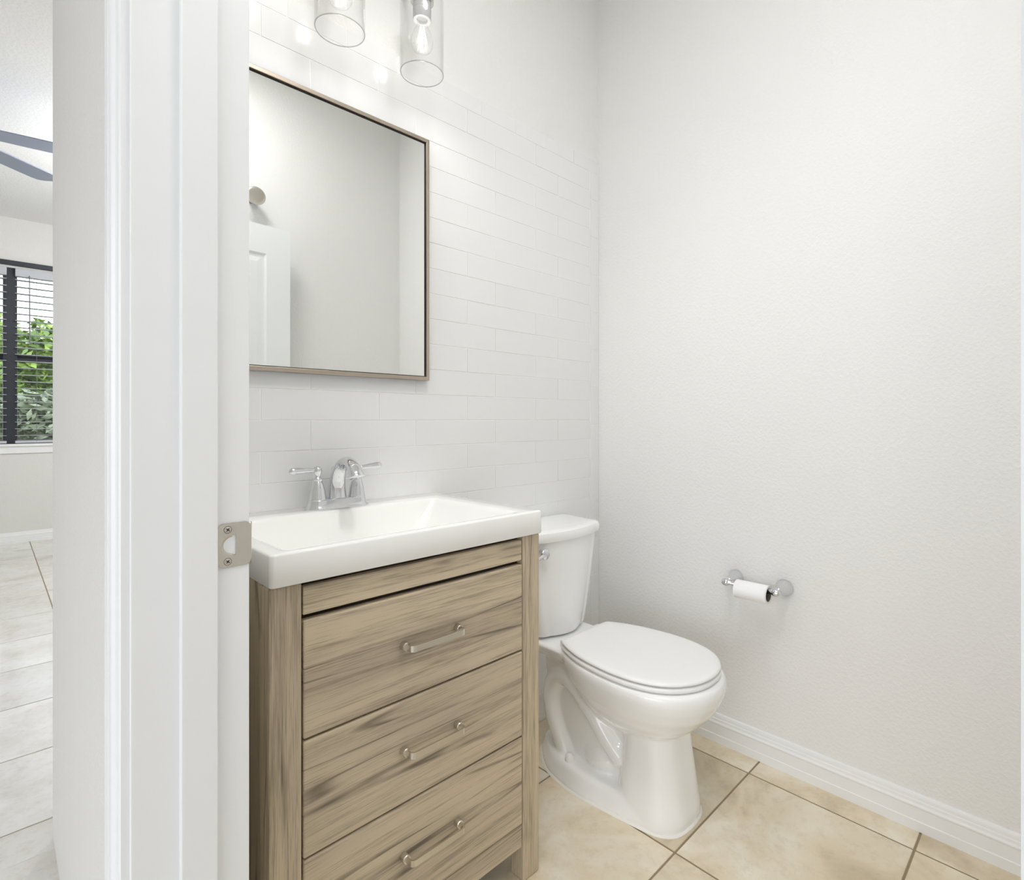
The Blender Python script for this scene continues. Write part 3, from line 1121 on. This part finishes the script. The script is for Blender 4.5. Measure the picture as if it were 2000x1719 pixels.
# tank and tank lid: bow fronted
def tank_ring(wb, wf, yb, yf, bow, rad, zv, n=10):
    """half width at back and front, back y, corner y, bow at the centre"""
    pts = [(-wb, yb)]
    pts2 = []
    # left side down to the front corner, bowed front, back up the right side
    crn = []
    for i in range(9):
        a = pi + (pi / 2) * i / 8
        crn.append((-wf + rad + rad * cos(a), yf + rad + rad * sin(a) * 1.0))
    front = []
    for i in range(1, 2 * n):
        t = -1 + i / n
        x = t * (wf - rad)
        front.append((x, yf - bow * (1 - t * t)))
    left = [(-wb + 0.006, yb), (-wb, yb - 0.006)] + crn
    right = [(-x, y) for x, y in reversed(left)]
    return [(TX + x, y, zv) for x, y in left + front + right]


bm = BM()
add_loft(bm, [tank_ring(0.108, 0.098, 1.355, 1.222, 0.022, 0.040, 0.4025), tank_ring(0.124, 0.113, 1.366, 1.209, 0.024, 0.042, 0.4055), tank_ring(0.133, 0.121, 1.371, 1.205, 0.024, 0.042, 0.415), tank_ring(0.141, 0.129, 1.374, 1.203, 0.024, 0.040, 0.46), tank_ring(0.160, 0.147, 1.380, 1.201, 0.024, 0.038, 0.56), tank_ring(0.182, 0.168, 1.384, 1.199, 0.024, 0.036, 0.705), tank_ring(0.182, 0.168, 1.384, 1.199, 0.024, 0.036, 0.716)])
obj('tank', bm, M['porcelain'], to, 'auto')
bm = BM()
add_loft(bm, [tank_ring(0.186, 0.172, 1.385, 1.196, 0.024, 0.036, 0.7125), tank_ring(0.192, 0.178, 1.389, 1.190, 0.025, 0.036, 0.7150), tank_ring(0.194, 0.180, 1.390, 1.188, 0.025, 0.036, 0.722), tank_ring(0.194, 0.180, 1.390, 1.188, 0.025, 0.036, 0.735), tank_ring(0.191, 0.177, 1.388, 1.191, 0.025, 0.034, 0.743), tank_ring(0.183, 0.168, 1.384, 1.200, 0.024, 0.030, 0.7475), tank_ring(0.165, 0.150, 1.375, 1.215, 0.022, 0.024, 0.749)])
obj('tank_lid', bm, M['porcelain'], to, 'auto')
bm = BM()
LV = (1.2020, 1.181, 0.6855)
add_lathe(bm, [(0.010, -0.012), (0.010, 0.004), (0.0165, 0.006), (0.0180, 0.011), (0.0155, 0.0165), (0.0001, 0.018)], LV, (0, -1, 0), 28)
add_tube(bm, [(1.200, 1.168, 0.6845), (1.182, 1.166, 0.681), (1.160, 1.166, 0.676), (1.140, 1.166, 0.673)], [0.006, 0.0055, 0.006, 0.0065], 14)
obj('flush_lever', bm, M['chrome'], to, True)
for s in (-1, 1):
    bm = BM()
    add_lathe(bm, [(0.0150, -0.006), (0.0150, 0.010), (0.0135, 0.019), (0.0085, 0.025), (0.0001, 0.0275)], (TX + s * 0.086, 1.112, 0.050), 'Z', 24)
    obj('bolt_cap', bm, M['plastic'], to, True)
bm = BM()
ro, ri = outline(FOOT, 0.0055), outline(FOOT, -0.012)
add_loft(bm, [ring3(ro, 0.0002), ring3(outline(FOOT, 0.003), 0.004), ring3(ri, 0.0065)], cap=False)
obj('caulk_bead', bm, M['caulk'], to, True)

# ------------------------------------------------------------------ toilet paper holder and roll
PX, PZ = 1.680, 0.573
PY1, PY2 = 0.8145, 0.6555
tp = thing('toilet_paper_holder', 'chrome two-post toilet paper holder on the right wall', 'toilet paper holder', (XR, 0.735, PZ))
for yy in (PY1, PY2):
    bm = BM()
    add_lathe(bm, [(0.0265, 0.0), (0.0268, 0.003), (0.0245, 0.006), (0.0250, 0.008), (0.0225, 0.011), (0.0195, 0.020), (0.0150, 0.034), (0.0118, 0.048), (0.0105, 0.060)], (XR, yy, PZ), (-1, 0, 0), 32)
    obj('post', bm, M['chrome'], tp, True)
    bm = BM()
    sg = 1 if yy > 0.7 else -1
    add_sphere(bm, (PX, yy, PZ), 0.0125)
    add_sphere(bm, (PX - 0.0005, yy + sg * 0.004, PZ), 0.0112)
    obj('knob_end', bm, M['chrome'], tp, True)
bm = BM()
add_lathe(bm, [(0.0085, -0.006), (0.0085, 0.010), (0.0078, 0.012), (0.0078, 0.075), (0.0070, 0.077), (0.0070, 0.147), (0.0085, 0.149), (0.0085, 0.165)], (PX, PY2, PZ), (0, 1, 0), 24)
obj('roller', bm, M['chrome'], tp, True)
rl = thing('toilet_paper_roll', 'nearly used-up white toilet paper roll hanging on the chrome holder', 'toilet paper roll', (PX, 0.727, PZ - 0.0125))
RY0, RY1 = 0.677, 0.779
bm = BM()
rc = (PX, 0, PZ - 0.0122)
rin, rout = 0.0205, 0.0285
add_lathe(bm, [(rin, RY0), (rout - 0.001, RY0), (rout, RY0 + 0.001), (rout, RY1 - 0.001), (rout - 0.001, RY1), (rin, RY1)], rc, (0, 1, 0), 48, cap=False)
# loose tail against the roll
tail = []
for i in range(12):
    a = radians(150 + i * 6)
    tail.append((rc[0] + (rout + 0.0007) * cos(a), rc[2] + (rout + 0.0007) * sin(a)))
add_loft(bm, [[(x, y, z_) for x, z_ in tail] for y in (RY0 + .001, RY1 - .001)], cap=False, closed=False)
obj('paper', bm, M['paper'], rl, True)
bm = BM()
add_lathe(bm, [(rin - 0.0006, RY0 + .0005), (rin, RY0 + .0003), (rin, RY1 - .0003), (rin - 0.0006, RY1 - .0005), (rin - 0.0006, RY0 + .0005)], rc, (0, 1, 0), 40, cap=False)
obj('core', bm, M['card'], rl, True)

# ------------------------------------------------------------------ three light vanity fixture
LYC, LZB = 1.287, 2.050
vl = thing('vanity_light', 'nickel vanity light with clear glass cylinder shades above the mirror', 'light', (0.6036, YB, 2.33))
bm = BM()
add_box(bm, 0.345, 0.862, YB - 0.022, YB - 0.0002, 2.338, 2.398, bev=0.003)
obj('backplate', bm, M['nickel'], vl)
for lx in (0.3703, 0.6036, 0.8369):
    bm = BM()
    add_tube(bm, spline([(lx, YB - 0.02, 2.368), (lx, YB - 0.06, 2.371), (lx, LYC + 0.035, 2.366), (lx, LYC + 0.008, 2.345), (lx, LYC, 2.300), (lx, LYC, 2.275)], 4), 0.008, 14)
    obj('arm', bm, M['nickel'], vl, True)
    bm = BM()
    add_lathe(bm, [(0.009, 2.290), (0.020, 2.286), (0.030, 2.276), (0.0315, 2.270), (0.0315, 2.248), (0.0295, 2.246), (0.0001, 2.247)], (lx, LYC, 0), 'Z', 36)
    cup = obj('socket_cup', bm, M['nickel'], vl, 'auto')
    bm = BM()
    add_lathe(bm, [(0.0245, 2.250), (0.0245, 2.228), (0.0250, 2.2275), (0.0250, 2.2255), (0.0245, 2.225), (0.0245, 2.199), (0.0235, 2.1975), (0.0150, 2.198), (0.0140, 2.206)], (lx, LYC, 0), 'Z', 36)
    obj('socket', bm, M['ceramic'], vl, 'auto')
    bm = BM()
    ro = 0.0585
    add_lathe(bm, [(0.0315, 2.262), (ro - 0.006, 2.262), (ro - 0.0015, 2.260), (ro, 2.255), (ro, LZB + 0.001), (ro - 0.0012, LZB), (ro - 0.0024, LZB + 0.001), (ro - 0.0024, 2.254), (ro - 0.007, 2.2594), (0.0315, 2.2594)], (lx, LYC, 0), 'Z', 64, cap=False)
    shade = obj('glass_shade', bm, M['glass'], vl, True)
    bm = BM()
    add_lathe(bm, [(ro + 0.0002, LZB + 0.0012), (ro - 0.0006, LZB - 0.0004), (ro - 0.0018, LZB - 0.0004), (ro - 0.0026, LZB + 0.0012)], (lx, LYC, 0), 'Z', 64, cap=False)
    rim = obj('rim', bm, M['glass_edge'], shade, True)
    bm = BM()
    add_lathe(bm, [(0.0130, 2.204), (0.0135, 2.190), (0.0160, 2.180), (0.0230, 2.166), (0.0285, 2.151), (0.0300, 2.139), (0.0285, 2.127), (0.0230, 2.117), (0.0130, 2.1105), (0.0001, 2.109)], (lx, LYC, 0), 'Z', 36, cap=False)
    bulb = obj('bulb', bm, M['bulb'], vl, True)
    bm = BM()
    for q in range(4):
        a0 = q * pi / 2 + 0.4
        a1 = a0 + 0.5
        add_tube(bm, [(lx + 0.005 * cos(a0), LYC + 0.005 * sin(a0), 2.182), (lx + 0.012 * cos(a1), LYC + 0.012 * sin(a1), 2.136)], 0.0011, 8)
    fl = obj('filament', bm, M['filament'], bulb)
    fl.location = (0, 0, 0)
    fl.matrix_parent_inverse = Matrix.Identity(4)
    for kind, watts in (('POINT', GLOW_W), ('SPOT', BULB_W)):
        ld = bpy.data.lights.new('bulb_lamp', kind)
        ld.energy = watts
        ld.color = (1.0, 0.98, 0.955)
        ld.shadow_soft_size = 0.02
        lo = bpy.data.objects.new('bulb_lamp', ld)
        lo.location = (lx, LYC, 2.150)
        if kind == 'SPOT':
            ld.spot_size = radians(125)
            ld.spot_blend = 1.0
            lo.rotation_euler = Vector((0.35, -0.45, -1.1)).to_track_quat('-Z', 'Y').to_euler()
        COL.objects.link(lo)


# ------------------------------------------------------------------ added unseen ceiling lamps that fill the rooms with light
def ceiling_lamp(name, label, x, y, r, watts, col=(1, 0.99, 0.985), globe=False):
    t = thing(name, label, 'light', (x, y, ZC))
    bm = BM()
    add_lathe(bm, [(r + 0.02, 0.0), (r + 0.02, -0.03), (r, -0.034), (r, -0.02)], (x, y, ZC), 'Z', 40, cap=False)
    obj('rim', bm, M['nickel'], t, 'auto')
    bm = BM()
    add_lathe(bm, [(r, -0.02), (r * 0.9, -0.034), (r * 0.6, -0.045), (0.0001, -0.05)], (x, y, ZC), 'Z', 40, cap=False)
    obj('diffuser', bm, M['diffuser'], t, True)
    if globe:
        bm = BM()
        add_tube(bm, [(x, y, ZC - 0.045), (x, y, ZC - 0.32)], 0.008, 10)
        obj('stem', bm, M['nickel'], t)
        bm = BM()
        add_sphere(bm, (x, y, ZC - 0.45), 0.13)
        obj('globe', bm, M['glass'], t, True)
    ad = bpy.data.lights.new(name + '_lamp', 'POINT' if globe else 'AREA')
    if globe:
        ad.shadow_soft_size = 0.12
    else:
        ad.shape = 'DISK'
        ad.size = 2 * r
    ad.energy = watts
    ad.color = col
    ao = bpy.data.objects.new(name + '_lamp', ad)
    ao.location = (x, y, ZC - (0.45 if globe else 0.055))
    COL.objects.link(ao)


ceiling_lamp('ceiling_fill_light', 'added unseen fill lamp, flush and round, on the bathroom ceiling', 0.60, 0.35, 0.17, BATH_FILL_W)
ceiling_lamp('ceiling_fill_light', 'added unseen fill lamp, flush and round, on the hall ceiling', -0.80, -0.5, 0.20, HALL_FILL_W)
ceiling_lamp('ceiling_fill_light', 'added unseen fill lamp, a glass globe hanging in the room beyond', 1.2, 4.6, 0.10, ROOM_FILL_W, (0.97, 0.985, 1.0), True)

# ------------------------------------------------------------------ ceiling fan in the room beyond
fx, fy, fz = -0.28, 4.12, 2.60
fan = thing('ceiling_fan', 'grey ceiling fan hanging in the room beyond the hall', 'ceiling fan', (fx, fy, ZC))
bm = BM()
add_lathe(bm, [(0.0001, ZC), (0.065, ZC), (0.065, ZC - 0.03), (0.02, ZC - 0.05), (0.014, ZC - 0.052), (0.014, fz + 0.10)], (fx, fy, 0), 'Z', 28, cap=False)
obj('downrod', bm, M['fan_edge'], fan, 'auto')
bm = BM()
add_lathe(bm, [(0.0001, fz + 0.11), (0.05, fz + 0.11), (0.10, fz + 0.085), (0.115, fz + 0.05), (0.115, fz + 0.01), (0.10, fz - 0.02), (0.05, fz - 0.045), (0.0001, fz - 0.05)], (fx, fy, 0), 'Z', 36, cap=False)
obj('motor_housing', bm, M['fan_edge'], fan, 'auto')
for a in [radians(v) for v in (-8.0, 40.0, 112.0, 184.0, 256.0)]:
    bm = BM()
    R = Matrix.Translation((fx, fy, fz)) @ Matrix.Rotation(a, 4, 'Z') @ Matrix.Rotation(radians(5), 4, 'X')
    pr = [(0.10, -0.065), (0.16, -0.085), (0.40, -0.098), (0.70, -0.103), (0.735, -0.094), (0.748, -0.065), (0.750, 0.0), (0.748, 0.065), (0.735, 0.094), (0.70, 0.103), (0.40, 0.098), (0.16, 0.085), (0.10, 0.065)]
    add_loft(bm, [[R @ Vector((u, v, h)) for u, v in pr] for h in (0.0, 0.006)])
    obj('blade', bm, M['fan'], fan)


# ------------------------------------------------------------------ windows of the room beyond
def window(name, label, x0, x1):
    r = bpy.data.objects.new(name, None)
    COL.objects.link(r)
    r.location = ((x0 + x1) / 2, YW, WZ0)
    tag(r, label, None, None, 'structure')
    y0, y1 = YW + 0.045, YW + 0.10
    fw = 0.034
    bm = BM()
    add_box(bm, x0, x0 + fw, y0, y1, WZ0, WZ1)
    add_box(bm, x1 - fw, x1, y0, y1, WZ0, WZ1)
    add_box(bm, x0 + fw, x1 - fw, y0, y1, WZ0, WZ0 + fw)
    add_box(bm, x0 + fw, x1 - fw, y0, y1, WZ1 - fw, WZ1)
    obj('window_frame', bm, M['bronze'], r)
    bm = BM()
    add_box(bm, x0 + fw, x1 - fw, y0 + 0.006, y1 - 0.006, 1.622, 1.692, bev=0.004)
    obj('meeting_rail', bm, M['bronze'], r)
    bm = BM()
    add_box(bm, x0 + fw, x1 - fw, y0 + 0.024, y0 + 0.029, WZ0 + fw, 1.622)
    add_box(bm, x0 + fw, x1 - fw, y0 + 0.030, y0 + 0.035, 1.692, WZ1 - fw)
    obj('pane', bm, M['pane'], r)
    return r


window('window_1', 'dark framed window with open blinds, right of the mullion', *W_R)
window('window_2', 'dark framed window left of the mullion at the photo edge', *W_L)
bm = BM()
add_box(bm, 0.098, 0.190, YW + 0.012, YW + 0.10, WZ0, WZ1, bev=0.002)
struct('trim_7', bm, M['bronze'], 'dark mullion between the two far windows')
bm = BM()
add_box(bm, W_L[0] - 0.05, W_R[1] + 0.05, YW - 0.030, YW + 0.045, WZ0 - 0.022, WZ0, bev=0.003)
add_box(bm, W_L[0] - 0.03, W_R[1] + 0.03, YW - 0.014, YW, WZ0 - 0.085, WZ0 - 0.022, bev=0.002)
struct('trim_8', bm, M['trim'], 'white window sill and apron under the blinds')
bm = BM()
add_box(bm, W_L[0] - 0.04, W_R[1] + 0.04, YW - 0.022, YW, WZ1 + 0.018, WZ1 + 0.062, bev=0.004)
struct('trim_9', bm, M['bronze'], 'dark strip along the top of the far windows')


def blind(x0, x1, label):
    b = thing('window_blind', label, 'blind', ((x0 + x1) / 2, YW + 0.008, WZ1), group='blinds in the far windows')
    bm = BM()
    add_box(bm, x0, x1, YW - 0.030, YW + 0.030, WZ1 - 0.075, WZ1 - 0.004, bev=0.004)
    obj('headrail', bm, M['blind'], b)
    bm = BM()
    zz = WZ1 - 0.105
    while zz > WZ0 + 0.05:
        R = Matrix.Translation((0, YW + 0.003, zz)) @ Matrix.Rotation(radians(-1), 4, 'X')
        add_box(bm, x0, x1, -0.030, 0.030, -0.0018, 0.0018, mat=R)
        zz -= 0.0605
    obj('slats', bm, M['blind'], b)
    bm = BM()
    add_box(bm, x0, x1, YW - 0.024, YW + 0.028, WZ0 + 0.006, WZ0 + 0.028, bev=0.003)
    obj('bottom_rail', bm, M['blind'], b)
    for cx in (x0 + 0.14, (x0 + x1) / 2, x1 - 0.14):
        bm = BM()
        add_tube(bm, [(cx, YW - 0.028, WZ1 - 0.08), (cx, YW - 0.028, WZ0 + 0.02)], 0.0016, 6)
        obj('ladder_cord', bm, M['cord'], b)
    return b


b1 = blind(0.176, W_R[1] - 0.02, 'open slatted blind covering the window right of the dark mullion')
blind(W_L[0] + 0.02, 0.122, 'open slatted blind left of the dark mullion at the photo edge')
bm = BM()
add_tube(bm, [(0.268, YW - 0.040, WZ1 - 0.06), (0.270, YW - 0.042, 1.78)], 0.0042, 8)
obj('tilt_wand', bm, M['cord'], b1)

# ------------------------------------------------------------------ garden outside
bm = BM()
add_box(bm, -14, 16, YW + 0.2, 34, -0.25, -0.1)
struct('ground', bm, M['lawn'], 'lawn outside the far window')
bm = BM()  # added grey ground, unseen, so bounced daylight stays neutral
add_box(bm, -14, -3.4, -10, YW + 0.2, -0.25, -0.1)
struct('added_patio_ground', bm, plain('added_patio_concrete', rgb(188, 184, 178), 0.9, bump_scale=50, bump_str=0.2, var=0.05), 'unseen concrete ground outside the glazed door, added to keep bounced daylight neutral')


def foliage(bm, c, rad, n, size):
    for _ in range(n):
        while True:
            p = Vector((random.uniform(-1, 1), random.uniform(-1, 1), random.uniform(-1, 1)))
            if 0.25 < p.length < 1:
                break
        lump = 0.86 + 0.14 * sin(7 * p.x + 3 * p.z) * cos(6 * p.y - 4 * p.z)
        q = Vector((c[0] + p.x * rad[0] * lump, c[1] + p.y * rad[1] * lump, c[2] + p.z * rad[2] * lump))
        s = size * random.uniform(0.6, 1.3)
        a = Vector((random.gauss(0, 1), random.gauss(0, 1), random.gauss(0, .6))).normalized()
        b = a.orthogonal().normalized()
        b.rotate(Matrix.Rotation(random.uniform(0, 2 * pi), 3, a))
        pts = [q - a * s, q + b * s * .42, q + a * s, q - b * s * .42]
        bm.faces.new([bm.verts.new(p_) for p_ in pts])


def tree(name, label, cat, x, y, trunk_h, c_z, rad, n, size, mat):
    t = thing(name, label, cat, (x, y, -0.1))
    bm = BM()
    if trunk_h:
        add_tube(bm, [(x, y, -0.1), (x + 0.03, y, trunk_h * .5), (x, y + 0.03, trunk_h)], [0.11, 0.09, 0.06], 10)
        for q in range(5):
            a = q * 1.3
            add_tube(bm, [(x, y, trunk_h * .8), (x + 0.45 * rad[0] * cos(a), y + 0.45 * rad[1] * sin(a), c_z + 0.3 * rad[2])], [0.04, 0.015], 8)
    else:
        for q in range(6):
            a = q * 1.05
            add_tube(bm, [(x, y, -0.1), (x + 0.5 * rad[0] * cos(a), y + 0.5 * rad[1] * sin(a), c_z + 0.2 * rad[2])], [0.03, 0.01], 8)
    obj('stems' if not trunk_h else 'trunk', bm, M['bark'], t, True)
    bm = BM()
    foliage(bm, (x, y, c_z), rad, n, size)
    obj('leaves', bm, mat, t)


tree('leafy_tree', 'bright green leafy tree behind the right window', 'tree', 0.72, 12.0, 1.3, 1.65, (1.05, 0.9, 1.15), 6500, 0.085, M['leaf_bright'])
tree('leafy_tree', 'bright green leafy tree behind the left window', 'tree', -0.55, 14.6, 1.6, 2.30, (1.15, 1.0, 1.5), 6000, 0.095, M['leaf_bright'])
tree('garden_shrub', 'grey-green shrub low outside the right window', 'shrub', 0.50, 9.9, 0, 0.72, (0.85, 0.7, 0.88), 6500, 0.07, M['leaf_grey'])
tree('garden_shrub', 'grey-green shrub low outside the left window', 'shrub', -1.25, 10.1, 0, 0.70, (0.80, 0.7, 0.80), 4200, 0.07, M['leaf_grey'])
